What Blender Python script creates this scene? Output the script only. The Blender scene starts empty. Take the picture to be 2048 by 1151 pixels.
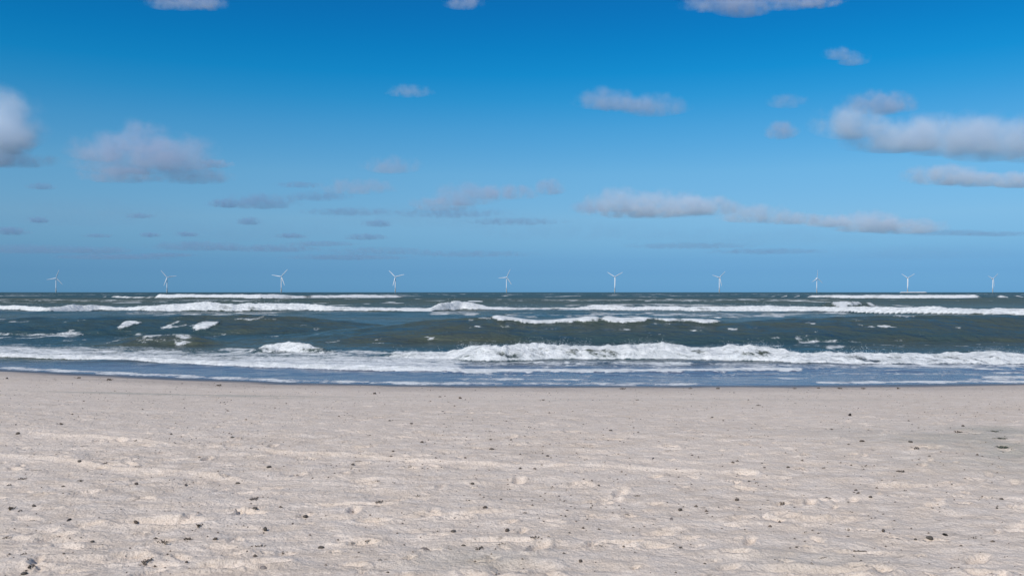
import bpy, bmesh, math, random
import numpy as np
from mathutils import Vector, Matrix, Euler

# ------------------------------------------------------------------ camera, sky, sun, exposure
sc = bpy.context.scene
COL = sc.collection
EYE = 3.2                 # camera height above the sea
FPX = 1774.0              # focal length in pixels of a 2048 px wide frame
HROW = 584.0              # row of the horizon in that frame
cam_d = bpy.data.cameras.new('camera')
cam_d.sensor_width = 36.0
cam_d.lens = 36.0 * FPX / 2048.0
cam_d.shift_y = (HROW - 575.5) / 2048.0
cam_d.clip_start = 0.1
cam_d.clip_end = 120000.0
cam = bpy.data.objects.new('camera', cam_d)
cam.location = (0, 0, EYE)
cam.rotation_euler = (math.pi / 2, 0, 0)
COL.objects.link(cam)
sc.camera = cam

SUN_EL, SUN_AZ = math.radians(42), math.radians(-146)     # azimuth clockwise from +Y: behind the camera, to the left
world = bpy.data.worlds.new('World')
sc.world = world
world.use_nodes = True
wn, wl = world.node_tree.nodes, world.node_tree.links
sky = wn.new('ShaderNodeTexSky')
sky.sky_type = 'NISHITA'
sky.sun_disc = False
sky.sun_elevation = SUN_EL
sky.sun_rotation = SUN_AZ
sky.air_density, sky.dust_density, sky.ozone_density = 1.0, 0.3, 2.0
wtc = wn.new('ShaderNodeTexCoord')
wsep = wn.new('ShaderNodeSeparateXYZ')
wl.new(wtc.outputs['Generated'], wsep.inputs[0])
wmap = wn.new('ShaderNodeMapRange')
wmap.inputs['From Min'].default_value = 0.0
wmap.inputs['From Max'].default_value = 0.32
wl.new(wsep.outputs['Z'], wmap.inputs['Value'])
wr = wn.new('ShaderNodeValToRGB')
SKYK = [(0.0023, .172, .472, 1.12), (.022, .175, .43, .96), (.0361, .205, .453, .91), (.0529, .275, .53, .90), (.0809, .380, .637, .915),
        (.1308, .375, .735, .97), (.1797, .225, .735, 1.015), (.2116, .10, .715, 1.04), (.2376, .035, .685, 1.05), (.2632, .022, .64, 1.03),
        (.2833, .02, .60, 1.01), (.3127, .02, .55, .98)]
el = wr.color_ramp.elements
while len(el) < len(SKYK):
    el.new(0.5)
for e_, (s_, r_, g_, b_) in zip(el, SKYK):
    e_.position = s_ / 0.32
    e_.color = (r_ * .8, g_ * .8, b_ * .8, 1)
wl.new(wmap.outputs['Result'], wr.inputs['Fac'])
wmul = wn.new('ShaderNodeMix')
wmul.data_type = 'RGBA'
wmul.blend_type = 'MULTIPLY'
wmul.inputs['Factor'].default_value = 1.0
wl.new(sky.outputs[0], wmul.inputs['A'])
wl.new(wr.outputs['Color'], wmul.inputs['B'])
wl.new(wmul.outputs['Result'], wn['Background'].inputs['Color'])
wn['Background'].inputs['Strength'].default_value = 0.125

sun_d = bpy.data.lights.new('sun', 'SUN')
sun_d.energy = 4.35
sun_d.angle = math.radians(0.5)
sun_d.color = (1.0, 0.95, 0.88)
sun = bpy.data.objects.new('sun', sun_d)
sdir = Vector((math.sin(SUN_AZ) * math.cos(SUN_EL), math.cos(SUN_AZ) * math.cos(SUN_EL), math.sin(SUN_EL)))
sun.rotation_euler = sdir.to_track_quat('Z', 'Y').to_euler()
sun.location = sdir * 60
COL.objects.link(sun)

vs = sc.view_settings
vs.view_transform, vs.look, vs.exposure, vs.gamma = 'Standard', 'None', 0.0, 1.0
vs.use_curve_mapping = False
sc.render.engine = 'CYCLES'
sc.cycles.max_bounces = 8
sc.cycles.volume_bounces = 8
sc.cycles.transparent_max_bounces = 16

# ------------------------------------------------------------------ helpers
rng = np.random.default_rng(7)
random.seed(7)
TAB = rng.random((4, 256, 256))


def vnoise(x, y, k=0):
    x0 = np.floor(x); y0 = np.floor(y)
    fx = x - x0; fy = y - y0
    fx = fx * fx * (3 - 2 * fx); fy = fy * fy * (3 - 2 * fy)
    xi = x0.astype(np.int64) & 255; yi = y0.astype(np.int64) & 255
    xj = (xi + 1) & 255; yj = (yi + 1) & 255
    t = TAB[k & 3]
    return (t[yi, xi] * (1 - fx) + t[yi, xj] * fx) * (1 - fy) + (t[yj, xi] * (1 - fx) + t[yj, xj] * fx) * fy


def fbm(x, y, oct=4, k=0, gain=.5):
    s = 0; a = 1; n = 0
    for i in range(oct):
        s = s + a * vnoise(x * 2 ** i + 17.3 * i + 5.1 * k, y * 2 ** i + 9.7 * i, k + i)
        n += a; a *= gain
    return s / n          # about 0..1


def sstep(a, b, x):
    t = np.clip((x - a) / (b - a), 0, 1)
    return t * t * (3 - 2 * t)


def tag(o, label=None, cat=None, group=None, kind=None):
    if label: o['label'] = label
    if cat: o['category'] = cat
    if group: o['group'] = group
    if kind: o['kind'] = kind
    return o


def link(name, me, mat=None, parent=None):
    o = bpy.data.objects.new(name, me)
    COL.objects.link(o)
    if mat is not None and me is not None and not me.materials:
        me.materials.append(mat)
    if parent is not None:
        o.parent = parent
    return o


def empty(name, loc, rz=0):
    o = bpy.data.objects.new(name, None)
    COL.objects.link(o)
    o.location = loc
    o.rotation_euler = (0, 0, rz)
    return o


def grid_mesh(name, V, quads, attrs, mat):
    """V (n,3), quads (m,4): one smooth mesh; attrs are per-vertex float layers"""
    used, inv = np.unique(quads.ravel(), return_inverse=True)
    v = V[used]
    me = bpy.data.meshes.new(name)
    me.vertices.add(len(v))
    me.vertices.foreach_set('co', v.astype(np.float32).ravel())
    m = len(quads)
    me.loops.add(m * 4)
    me.loops.foreach_set('vertex_index', inv.astype(np.int32).ravel())
    me.polygons.add(m)
    me.polygons.foreach_set('loop_start', np.arange(0, m * 4, 4, dtype=np.int32))
    me.polygons.foreach_set('use_smooth', np.ones(m, dtype=bool))
    me.update(calc_edges=True)
    for an, av in attrs.items():
        a = me.attributes.new(an, 'FLOAT', 'POINT')
        a.data.foreach_set('value', av[used].astype(np.float32))
    me.materials.append(mat)
    return me


def bm_mesh(name, bm, mat, smooth=True):
    me = bpy.data.meshes.new(name)
    bm.to_mesh(me)
    bm.free()
    if smooth:
        for p in me.polygons:
            p.use_smooth = True
    me.materials.append(mat)
    return me


def new_mat(name):
    m = bpy.data.materials.new(name)
    m.use_nodes = True
    return m, m.node_tree.nodes, m.node_tree.links, m.node_tree.nodes['Principled BSDF']


def N(nodes, kind, **kw):
    n = nodes.new(kind)
    for k, v in kw.items():
        if k in n.inputs:
            n.inputs[k].default_value = v
        else:
            setattr(n, k, v)
    return n


def mixc(n, l, fac, a, b, blend='MIX'):
    x = n.new('ShaderNodeMix')
    x.data_type = 'RGBA'
    x.blend_type = blend
    for s, v in (('Factor', fac), ('A', a), ('B', b)):
        sock = x.inputs[s] if s == 'Factor' else [i for i in x.inputs if i.name == s and i.type == 'RGBA'][0]
        if isinstance(v, bpy.types.NodeSocket):
            l.new(v, sock)
        else:
            sock.default_value = v if s == 'Factor' else (*v, 1)
    return [o for o in x.outputs if o.type == 'RGBA'][0]


def math_n(n, l, op, a, b=None, c=None, clamp=False):
    x = n.new('ShaderNodeMath')
    x.operation = op
    x.use_clamp = clamp
    for i, v in enumerate((a, b, c)):
        if v is None: continue
        if isinstance(v, bpy.types.NodeSocket): l.new(v, x.inputs[i])
        else: x.inputs[i].default_value = v
    return x.outputs[0]


def maprange(n, l, v, a, b, c=0.0, d=1.0, smooth=True):
    x = n.new('ShaderNodeMapRange')
    x.interpolation_type = 'SMOOTHSTEP' if smooth else 'LINEAR'
    l.new(v, x.inputs['Value'])
    for k, q in (('From Min', a), ('From Max', b), ('To Min', c), ('To Max', d)):
        x.inputs[k].default_value = q
    return x.outputs['Result']


# ------------------------------------------------------------------ materials of the setting
def sand_material():
    m, n, l, p = new_mat('dry_sand')
    g = N(n, 'ShaderNodeNewGeometry')
    pos = g.outputs['Position']
    wet = N(n, 'ShaderNodeAttribute', attribute_name='wet').outputs['Fac']
    damp = N(n, 'ShaderNodeAttribute', attribute_name='damp').outputs['Fac']
    st = N(n, 'ShaderNodeMapping')
    st.inputs['Scale'].default_value = (.6, 1.0, 1.0)
    l.new(pos, st.inputs['Vector'])
    big = N(n, 'ShaderNodeTexNoise', Scale=.55, Detail=4.0, Roughness=.55)
    l.new(st.outputs[0], big.inputs['Vector'])
    mid = N(n, 'ShaderNodeTexNoise', Scale=6.0, Detail=5.0, Roughness=.65)
    l.new(st.outputs[0], mid.inputs['Vector'])
    fine = N(n, 'ShaderNodeTexNoise', Scale=70.0, Detail=3.0, Roughness=.7)
    l.new(pos, fine.inputs['Vector'])
    c = mixc(n, l, maprange(n, l, big.outputs['Fac'], .3, .7), (.56, .452, .358), (.635, .522, .424))
    c = mixc(n, l, maprange(n, l, mid.outputs['Fac'], .25, .8), c, (.72, .615, .525))
    c = mixc(n, l, maprange(n, l, fine.outputs['Fac'], .30, .55, .5, 0.0), c, (.29, .225, .17))
    gr = N(n, 'ShaderNodeTexVoronoi', Scale=34.0)
    l.new(pos, gr.inputs['Vector'])
    speck = maprange(n, l, gr.outputs['Distance'], .10, .17, 1.0, 0.0)
    rnd = N(n, 'ShaderNodeSeparateColor')
    l.new(gr.outputs['Color'], rnd.inputs[0])
    keep = maprange(n, l, rnd.outputs[0], .80, .84)
    c = mixc(n, l, math_n(n, l, 'MULTIPLY', math_n(n, l, 'MULTIPLY', speck, keep), .75), c, (.15, .12, .10))
    wv = N(n, 'ShaderNodeVectorMath', operation='MULTIPLY_ADD')
    l.new(mid.outputs['Color'], wv.inputs[0]); wv.inputs[1].default_value = (.25, .25, .25); l.new(pos, wv.inputs[2])
    g2 = N(n, 'ShaderNodeTexVoronoi', Scale=7.5)
    l.new(wv.outputs[0], g2.inputs['Vector'])
    r2 = N(n, 'ShaderNodeSeparateColor')
    l.new(g2.outputs['Color'], r2.inputs[0])
    k2 = math_n(n, l, 'MULTIPLY', maprange(n, l, g2.outputs['Distance'], .10, .24, 1.0, 0.0), maprange(n, l, r2.outputs[1], .72, .9, 0.0, .6))
    c = mixc(n, l, k2, c, (.25, .20, .165))
    c = mixc(n, l, damp, c, (.30, .295, .25))
    c = mixc(n, l, wet, c, (.105, .085, .08))
    l.new(c, p.inputs['Base Color'])
    l.new(maprange(n, l, wet, 0, 1, .95, .32, False), p.inputs['Roughness'])
    p.inputs['Specular IOR Level'].default_value = .25
    h1 = N(n, 'ShaderNodeTexNoise', Scale=22.0, Detail=6.0, Roughness=.62)
    l.new(pos, h1.inputs['Vector'])
    b1 = N(n, 'ShaderNodeBump', Strength=.68, Distance=.04)
    l.new(h1.outputs['Fac'], b1.inputs['Height'])
    b2 = N(n, 'ShaderNodeBump', Strength=.4, Distance=.008)
    l.new(fine.outputs['Fac'], b2.inputs['Height'])
    l.new(b1.outputs[0], b2.inputs['Normal'])
    l.new(b2.outputs[0], p.inputs['Normal'])
    return m


def sea_material():
    m, n, l, p = new_mat('sea_water')
    pos = N(n, 'ShaderNodeNewGeometry').outputs['Position']
    foam = N(n, 'ShaderNodeAttribute', attribute_name='foam').outputs['Fac']
    silt = N(n, 'ShaderNodeAttribute', attribute_name='silt').outputs['Fac']
    shal = N(n, 'ShaderNodeAttribute', attribute_name='shallow').outputs['Fac']
    near = N(n, 'ShaderNodeAttribute', attribute_name='near').outputs['Fac']
    water = mixc(n, l, silt, (.028, .063, .074), (.074, .080, .052))
    water = mixc(n, l, shal, water, (.105, .118, .155))
    fn = N(n, 'ShaderNodeTexNoise', Scale=5.0, Detail=6.0, Roughness=.72)
    l.new(pos, fn.inputs['Vector'])
    fo = math_n(n, l, 'SUBTRACT', fn.outputs['Fac'], .5)
    fo = math_n(n, l, 'MULTIPLY', fo, math_n(n, l, 'MULTIPLY', near, 1.3))
    gate = maprange(n, l, foam, .02, .3)
    f2 = N(n, 'ShaderNodeTexNoise', Scale=1.5, Detail=7.0, Roughness=.75)
    l.new(pos, f2.inputs['Vector'])
    thin = maprange(n, l, foam, .35, 1.0, 1.5, .75, False)
    fo = math_n(n, l, 'ADD', fo, math_n(n, l, 'MULTIPLY', math_n(n, l, 'SUBTRACT', f2.outputs['Fac'], .5), .9))
    fo = math_n(n, l, 'MULTIPLY', fo, thin)
    fa = math_n(n, l, 'MULTIPLY_ADD', fo, gate, foam)
    mask = maprange(n, l, fa, .30, .86)
    tint = N(n, 'ShaderNodeTexNoise', Scale=2.2, Detail=4.0)
    l.new(pos, tint.inputs['Vector'])
    fcol = mixc(n, l, maprange(n, l, tint.outputs['Fac'], .35, .65), (.60, .615, .61), (.77, .775, .765))
    c = mixc(n, l, mask, water, fcol)
    l.new(c, p.inputs['Base Color'])
    l.new(maprange(n, l, mask, 0, 1, .16, .9, False), p.inputs['Roughness'])
    l.new(maprange(n, l, mask, 0, 1, 1, .3, False), _sp := N(n, 'ShaderNodeMath', operation='MULTIPLY').inputs[0])
    far = N(n, 'ShaderNodeAttribute', attribute_name='chop').outputs['Fac']
    l.new(maprange(n, l, far, 0, 1, .30, .10, False), _sp.node.inputs[1])
    l.new(_sp.node.outputs[0], p.inputs['Specular IOR Level'])
    p.inputs['IOR'].default_value = 1.33
    mp = N(n, 'ShaderNodeMapping')
    mp.inputs['Scale'].default_value = (.55, 1.0, 1.0)
    l.new(pos, mp.inputs['Vector'])
    r1 = N(n, 'ShaderNodeTexNoise', Scale=.55, Detail=6.0, Roughness=.6)
    l.new(mp.outputs[0], r1.inputs['Vector'])
    b1 = N(n, 'ShaderNodeBump', Distance=1.3)
    l.new(math_n(n, l, 'MULTIPLY', maprange(n, l, shal, 0, 1, .8, .12, False), 1.0), b1.inputs['Strength'])
    l.new(maprange(n, l, far, 0, 1, 1.3, 4.5, False), b1.inputs['Distance'])
    l.new(r1.outputs['Fac'], b1.inputs['Height'])
    b2 = N(n, 'ShaderNodeBump', Distance=.2)
    l.new(math_n(n, l, 'MULTIPLY', mask, .8), b2.inputs['Strength'])
    l.new(fn.outputs['Fac'], b2.inputs['Height'])
    l.new(b1.outputs[0], b2.inputs['Normal'])
    l.new(b2.outputs[0], p.inputs['Normal'])
    df = N(n, 'ShaderNodeBsdfDiffuse')
    l.new(c, df.inputs['Color'])
    mx = N(n, 'ShaderNodeMixShader')
    l.new(maprange(n, l, far, 0, 1, .12, .62, False), mx.inputs[0])
    l.new(p.outputs[0], mx.inputs[1]); l.new(df.outputs[0], mx.inputs[2])
    l.new(mx.outputs[0], n['Material Output'].inputs['Surface'])
    return m


M_SAND = sand_material()
M_SEA = sea_material()

# ------------------------------------------------------------------ the beach
WL_PX = [-1200, -400, 0, 200, 400, 600, 800, 1000, 1300, 1700, 2048, 2500, 3300]
WL_ROW = [728, 731, 738, 748, 757, 765, 769, 770.5, 771, 769.5, 766, 764, 764]
WL_Y = [EYE * FPX / (r - HROW) for r in WL_ROW]
WL_X = [(p - 1024) / FPX * y for p, y in zip(WL_PX, WL_Y)]


def waterline(X):
    return np.interp(X, WL_X, WL_Y)


def sand_base(X, Y):
    d = waterline(X) - Y                      # metres landward of the waterline
    z = 1.45 * np.clip(d / 19.5, 0, 1) ** .92
    return np.where(d < 0, d * .055, z)


def px_world(px, row):
    """where the line of sight through a pixel meets the smooth beach"""
    lo, hi = 3.0, 40.0
    u = (px - 1024) / FPX
    for _ in range(50):
        y = .5 * (lo + hi)
        z = float(sand_base(np.array([u * y]), np.array([y]))[0])
        if (EYE - z) * FPX / y + HROW > row: lo = y
        else: hi = y
    return u * y, y


ys = [4.6]
while ys[-1] < 38.5:
    ys.append(ys[-1] + .011 + .00033 * ys[-1] ** 1.72)
ys = np.array([-14, -8, -4, -1, 1, 2.2, 3.0, 3.6, 4.0, 4.3] + ys)
ud = np.linspace(-.55, .55, 800)
uc = .55 * np.cumprod(np.full(26, 1.12))
us = np.concatenate([-uc[::-1], ud, uc])
UU, YY = np.meshgrid(us, ys)
XX = UU * (6 + np.maximum(YY, 0))
ZZ = sand_base(XX, YY)
dland = waterline(XX) - YY
rough = sstep(.4, 5, dland)
ZZ = ZZ + (fbm(XX / 2.6, YY / 1.7, 3, 1) - .5) * .05 * rough
ZZ = ZZ + (fbm(XX / .62, YY / .45, 4, 2, .6) - .5) * .031 * rough
rn = fbm(XX / .21, YY / .17, 3, 3)
ZZ = ZZ + (fbm(XX / .42, YY / .13, 3, 0, .6) - .5) * .023 * rough * sstep(26, 12, YY)
ZZ = ZZ + (rn - .5) * .034 * rough * sstep(24, 9, YY)


def carve(cx, cy, ang, a, b, depth, rim):
    global ZZ
    ca, sa = math.cos(ang), math.sin(ang)
    R = 2.2 * max(a, b)
    r0, r1 = np.searchsorted(ys, (cy - R, cy + R))
    sl = slice(r0, r1)
    dx, dy = XX[sl] - cx, YY[sl] - cy
    q = np.sqrt(((dx * ca + dy * sa) / a) ** 2 + ((-dx * sa + dy * ca) / b) ** 2)
    ZZ[sl] += -depth * np.exp(-(q / .8) ** 4) + rim * np.exp(-((q - 1.15) / .3) ** 2)


# scuffs and footprints trodden into the dry sand
for i in range(950):
    y = 4.8 + 24 * random.random() ** 1.5
    x = random.uniform(-.62, .62) * y
    s = random.uniform(.35, 1.15)
    carve(x, y, random.gauss(.25, .7), .13 * s, .055 * s, random.uniform(.012, .042), random.uniform(.004, .016))
# larger hollows that are seen in the photograph
for px, row, a, b, dep in ((320, 1043, .34, .12, .05), (1235, 1086, .20, .045, .05), (1000, 1083, .3, .06, .035), (1830, 968, .5, .09, .03),
                           (1620, 1040, .45, .12, .03), (1610, 1140, .4, .1, .03), (60, 1080, .4, .1, .02), (150, 1120, .3, .09, .015), (470, 1130, .3, .08, .03),
                           (1050, 1135, .22, .16, .03), (1715, 1103, .2, .03, .03), (700, 1010, .4, .06, .03), (900, 1030, .5, .06, .025)):
    x, y = px_world(px, row)
    carve(x, y, random.uniform(-.1, .25), a, b, dep, dep * .35)
# low pale ridges: the edges of old wheel tracks
for line in ([(60, 866), (180, 875), (460, 893), (700, 912), (950, 925), (1170, 932), (1380, 939), (1520, 943)],
             [(-80, 905), (0, 912), (180, 927), (330, 945), (450, 952), (590, 962), (760, 976), (860, 984)],
             [(640, 826), (900, 822), (1300, 830), (1500, 836)]):
    pts = [px_world(*q) for q in line]
    yl = np.interp(XX, [q[0] for q in pts], [q[1] for q in pts], left=-99, right=-99)
    wob = (vnoise(XX / .8, XX * 0, 2) - .5) * .16
    br = sstep(.30, .55, vnoise(XX / 1.1, XX * 0 + 3.3 + yl[0, 400] * .1, 1)) * .8 + .2
    hh = .03 if line[0][1] > 850 else .012
    ZZ = ZZ + np.where(yl > 0, hh * br * np.exp(-((YY - yl - wob) / .05) ** 2) - hh * .3 * np.exp(-((YY - yl - wob + .22) / .12) ** 2), 0)
zb_ = sand_base(XX, YY)
ZZ = zb_ + .055 * np.tanh((ZZ - zb_) / .055)
wob = (fbm(XX / 1.4, YY / 1.2, 3, 2) - .5) * 1.2
wet = sstep(4.8, 1.6, dland + 1.5 * wob)
wet = np.maximum(wet, .28 * sstep(9.0, 4.0, dland + 2 * wob))
wob2 = (fbm(XX / .9, YY / .5, 3, 0) - .5)
damp = np.zeros_like(ZZ)
for px, row, a, b, k in ((1995, 860, .7, .7, .6), (2005, 893, .85, .65, .85), (1970, 885, 1.3, 1.6, .6), (380, 790, 3.4, .22, .75), (240, 788, 1.6, .2, .55), (500, 794, 1.2, .16, .6),
                         (950, 1118, .5, .25, .3), (1620, 1120, .6, .25, .2), (1000, 800, 4.0, .5, .22), (1500, 800, 4.0, .5, .22)):
    x, y = px_world(px, row)
    q = ((XX - x) / a) ** 2 + ((YY - y) / b) ** 2
    damp = np.maximum(damp, k * np.exp(-q) * sstep(-.35, .2, wob2 + .12))
nr, nc = XX.shape
V = np.stack([XX, YY, ZZ], -1).reshape(-1, 3)
I = np.arange(nr * nc).reshape(nr, nc)
Q = np.stack([I[:-1, :-1], I[:-1, 1:], I[1:, 1:], I[1:, :-1]], -1).reshape(-1, 4)
beach = link('beach', grid_mesh('beach', V, Q, {'wet': wet.ravel(), 'damp': damp.ravel()}, M_SAND))
tag(beach, 'pale dry sand beach with scuffs, low tracks and a wet edge', 'beach', kind='structure')
SAND = (us, ys, ZZ)


def sand_z(x, y):
    j = np.searchsorted(ys, y) - 1
    u = x / (6 + max(y, 0))
    i = np.searchsorted(us, u) - 1
    fy = (y - ys[j]) / (ys[j + 1] - ys[j]); fx = (u - us[i]) / (us[i + 1] - us[i])
    return ((ZZ[j, i] * (1 - fx) + ZZ[j, i + 1] * fx) * (1 - fy) + (ZZ[j + 1, i] * (1 - fx) + ZZ[j + 1, i + 1] * fx) * fy)


def on_sand(px, row):
    lo, hi = 4.7, 37.0
    u = (px - 1024) / FPX
    y = lo
    while y < hi:                              # first hit along the line of sight
        if (EYE - sand_z(u * y, y)) * FPX / y + HROW <= row: break
        y += .01 + .001 * y
    return u * y, y, sand_z(u * y, y)


# ------------------------------------------------------------------ the sea
yr = np.concatenate([np.arange(27, 34, .12), np.arange(34, 50, .068), np.arange(50, 78, .17), np.arange(78, 140, .5), np.arange(140, 184, .36),
                     np.arange(184, 440, 2.4), np.arange(440, 520, .9), np.geomspace(520, 3000, 60), np.geomspace(3100, 60000, 16)])
ud = np.linspace(-.64, .64, 900)
uc = .64 * np.cumprod(np.full(16, 1.15))
us2 = np.concatenate([-uc[::-1], ud, uc])
U, Y = np.meshgrid(us2, yr)
X = U * Y
PX = 1024 + FPX * us2                          # one value for each column
dY = np.gradient(yr)[:, None] + 0 * Y
inY = sstep(0, 6, Y - waterline(X))            # seaward of the swash


def lam(l_):
    return np.clip((l_ / dY - 2) / 2, 0, 1)


Zb = np.zeros_like(Y)
dist = np.clip((Y - 30) / 60, 0, 1)
Zb += (fbm(X / 9, Y / 4.5, 3, 0) - .5) * .46 * lam(3) * inY * (.35 + .65 * dist)
Zb += (fbm(X / 2.0, Y / 1.0, 3, 1) - .5) * .20 * lam(.8) * inY * (.5 + .5 * dist)
Zb += (fbm(X / .7, Y / .35, 2, 3) - .5) * .04 * lam(.3) * inY
Zb += (fbm(X / 40, Y / 18, 3, 2) - .5) * .9 * lam(14) * sstep(120, 300, Y)
Zb += (fbm(X / 160, Y / 60, 2, 1) - .5) * 1.0 * lam(60) * sstep(400, 900, Y)
Zb += (fbm(X / 1.8, Y / .6, 2, 2) - .5) * .018 * (1 - inY)

F = np.zeros_like(Y)
SILT = .16 + .6 * sstep(.46, .72, fbm(X / 16, Y / 9, 4, 3)) * sstep(600, 300, Y) + .45 * sstep(150, 190, Y) * sstep(520, 420, Y)
BAND = np.zeros(Y.shape, np.int16)
Zw = np.zeros_like(Y)


def ip(pts, default_outside=None):
    xs = [q[0] for q in pts]; v = [q[1] for q in pts]
    return np.interp(PX, xs, v)[None, :]


def breaker(bid, crest, foot, amp, w, back, foam_s=(0., 1.0), foam=1.0, gap=0.0, trail=0.0, trail_k=.5, ragged=.12, rl=.8, lump=0.0, silt=0.0):
    """one wave: foot and crest curves (rows of the photo), amp along its length, w = depth of the face in metres"""
    global Zw, F, BAND, SILT, Zb
    fr, cr, am = ip(foot), ip(crest), ip(amp)
    Yf0 = EYE * FPX / (fr - HROW)
    k = bid & 3
    sc_ = np.median(Yf0) / 40
    xx = us2[None, :] * Yf0
    Yf = Yf0 + (fbm(xx / (2.2 * sc_), xx * 0 + bid, 4, k) - .5) * 1.1 * min(sc_, 3) * ragged / .12
    Yc = Yf + w
    h = EYE - (Yf0 + w) * (cr - HROW) / FPX
    h = h * (1 + (fbm(xx / (rl * sc_), xx * 0 + 7.7 + bid, 5, k + 1, .65) - .5) * ragged * 3) * am
    s = (Y - Yf) / w
    prof = np.where(s < 1, np.clip(s, 0, 1) ** .75, np.exp(-np.maximum(Y - Yc, 0) / back))
    prof = np.where(s < 1, prof, .35 * prof + .65 * np.exp(-(np.maximum(Y - Yc, 0) / back) ** 2))
    zz = h * prof
    f = foam * am * sstep(foam_s[0] - .06, foam_s[0] + .06, s) * (1 - sstep(foam_s[1], foam_s[1] + .5, s))
    if gap > 0:
        f = f - gap * sstep(.02, .2, s) * (1 - sstep(.55, .8, s)) * sstep(.38, .58, fbm(X / (1.5 * sc_), Y / (.5 * sc_) + xx / (.9 * sc_), 4, k + 1, .65))
    if trail > 0:
        f = np.maximum(f, am * trail_k * (s > foam_s[0]) * np.exp(-(np.maximum(Y - Yf, 0) / trail) ** 4))
    if lump > 0:
        ln = fbm(X / (.55 * sc_), Y / (.42 * sc_), 4, k + 2, .6) - .5
        zz = zz + lump * ln * np.clip(f, 0, 1) * (s > -.1)
        Zb = Zb * (1 - .6 * np.clip(f, 0, 1))
    SILT = np.maximum(SILT, silt * am * sstep(-.2, .5, s) * (1 - sstep(1.0, 1.6, s)))
    BAND = np.where(f > np.maximum(F, .25), bid, BAND)
    F = np.maximum(F, f)
    Zw = np.maximum(Zw, zz)


A_ = lambda *q: list(q)
ALL = A_((-900, 1), (3000, 1))
# 1 the bore rolling up the left half of the shore
breaker(1, A_((-900, 692), (0, 703), (200, 711), (400, 720), (600, 727), (912, 733)), A_((-900, 700), (0, 712), (200, 720), (400, 729), (600, 736), (800, 741), (912, 742.5)),
        A_((-900, 1), (880, 1), (918, .85), (935, 0)), .55, 1.6, trail=10.5, trail_k=.80, ragged=.09, lump=.10, rl=.5)
# 2 the white crest just behind it
breaker(2, A_((505, 694), (560, 684), (600, 685), (650, 694), (690, 697)), A_((505, 703), (560, 702), (690, 708)), A_((500, 0), (530, 1), (620, 1), (700, 0)),
        .8, 1.2, trail=2.4, trail_k=.6, foam=.95, gap=.5, lump=.24, ragged=.16, silt=.7)
# 3 the big breaker along the right half
breaker(3, A_((740, 711.5), (790, 700.5), (880, 704.5), (930, 696.5), (980, 689.5), (1040, 688), (1100, 689.5), (1150, 692.5), (1250, 689.5), (1340, 688.5), (1380, 694.5), (1440, 692.5), (1500, 688.5),
              (1550, 695.5), (1600, 703.5), (1700, 704.5), (1800, 704.5), (1900, 703.5), (1960, 701.5), (2048, 705.5), (2300, 703.5), (2900, 700.5)),
        A_((740, 713.5), (790, 713.5), (912, 719.5), (1000, 721.5), (1200, 718.5), (1380, 720.5), (1550, 722.5), (1600, 726.5), (1800, 724.5), (2048, 726.5), (3000, 719.5)),
        A_((720, 0), (800, .9), (860, 1), (3000, 1)), 1.35, 1.3, trail=2.6, trail_k=.55, foam=.98, gap=.40, lump=.21, ragged=.16, rl=.6, silt=.8)
# 4 the long dark swell in the middle, foam only on its lip
breaker(4, A_((560, 664), (700, 652), (850, 641), (950, 635), (1000, 634), (1060, 641), (1110, 640), (1180, 635), (1240, 633), (1300, 636), (1440, 640), (1500, 640), (1600, 635), (1700, 631), (1850, 629.5),
              (2100, 629), (3000, 630)), A_((500, 684), (1500, 684), (3000, 680)),
        A_((380, 0), (640, .6), (900, 1), (3000, 1)), 5.2, 4.0, foam=0, ragged=.02, rl=6, silt=.65)
# 5 the teal swell on the left
breaker(5, A_((-900, 640), (0, 634), (200, 632), (400, 630), (560, 630), (700, 634), (800, 640)), A_((-900, 670), (800, 670)), A_((-900, 1), (600, 1), (760, .7), (960, 0)), 5.0, 5.0,
        foam=0, ragged=.02, rl=6, silt=.35)
# 6 the small olive wave in front of it
breaker(6, A_((180, 682), (270, 669), (320, 666.5), (390, 669), (470, 682)), A_((180, 691), (320, 690), (470, 691)), A_((160, 0), (260, .95), (400, .95), (500, 0)), 1.5, 1.6,
        foam=0, ragged=.05, silt=1.0)
# 7 the second line of breakers
breaker(7, A_((-900, 612), (0, 610), (100, 613), (145, 609), (250, 614), (320, 610), (350, 606), (380, 604), (420, 603), (470, 608), (500, 605.5), (600, 606), (680, 612), (760, 615), (860, 615.5), (882, 604), (905, 602.5),
              (945, 604), (972, 613), (1060, 614.5), (1150, 613), (1180, 610), (1200, 608), (1260, 613.5), (1380, 613), (1450, 611), (1560, 611), (1650, 614), (1750, 612), (1850, 612), (1950, 616), (2048, 616), (3000, 612)),
        A_((-900, 620), (0, 619), (100, 623), (200, 620.5), (300, 622), (600, 621), (860, 622), (920, 620), (1100, 620), (1200, 620), (1380, 622), (1560, 622.5), (1750, 626), (1950, 629), (2048, 629), (3000, 622)),
        A_((-900, 1), (980, 1), (1010, .8), (1150, .8), (1180, 1), (3000, 1)), 2.2, 3.0, trail=12, trail_k=.46, foam=1.0, gap=.16, lump=.36, ragged=.15, rl=.5, silt=.5)
# 8 the short V-shaped crest collapsing behind the second line
breaker(8, A_((1640, 604), (1660, 602.5), (1700, 602), (1735, 603), (1760, 606)), A_((1640, 610), (1680, 613.5), (1700, 613.5), (1735, 611), (1760, 610)), A_((1560, 0), (1650, .95), (1735, .95), (1830, 0)), 5.5, 4,
        foam=0, ragged=.05, silt=.5)
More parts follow.
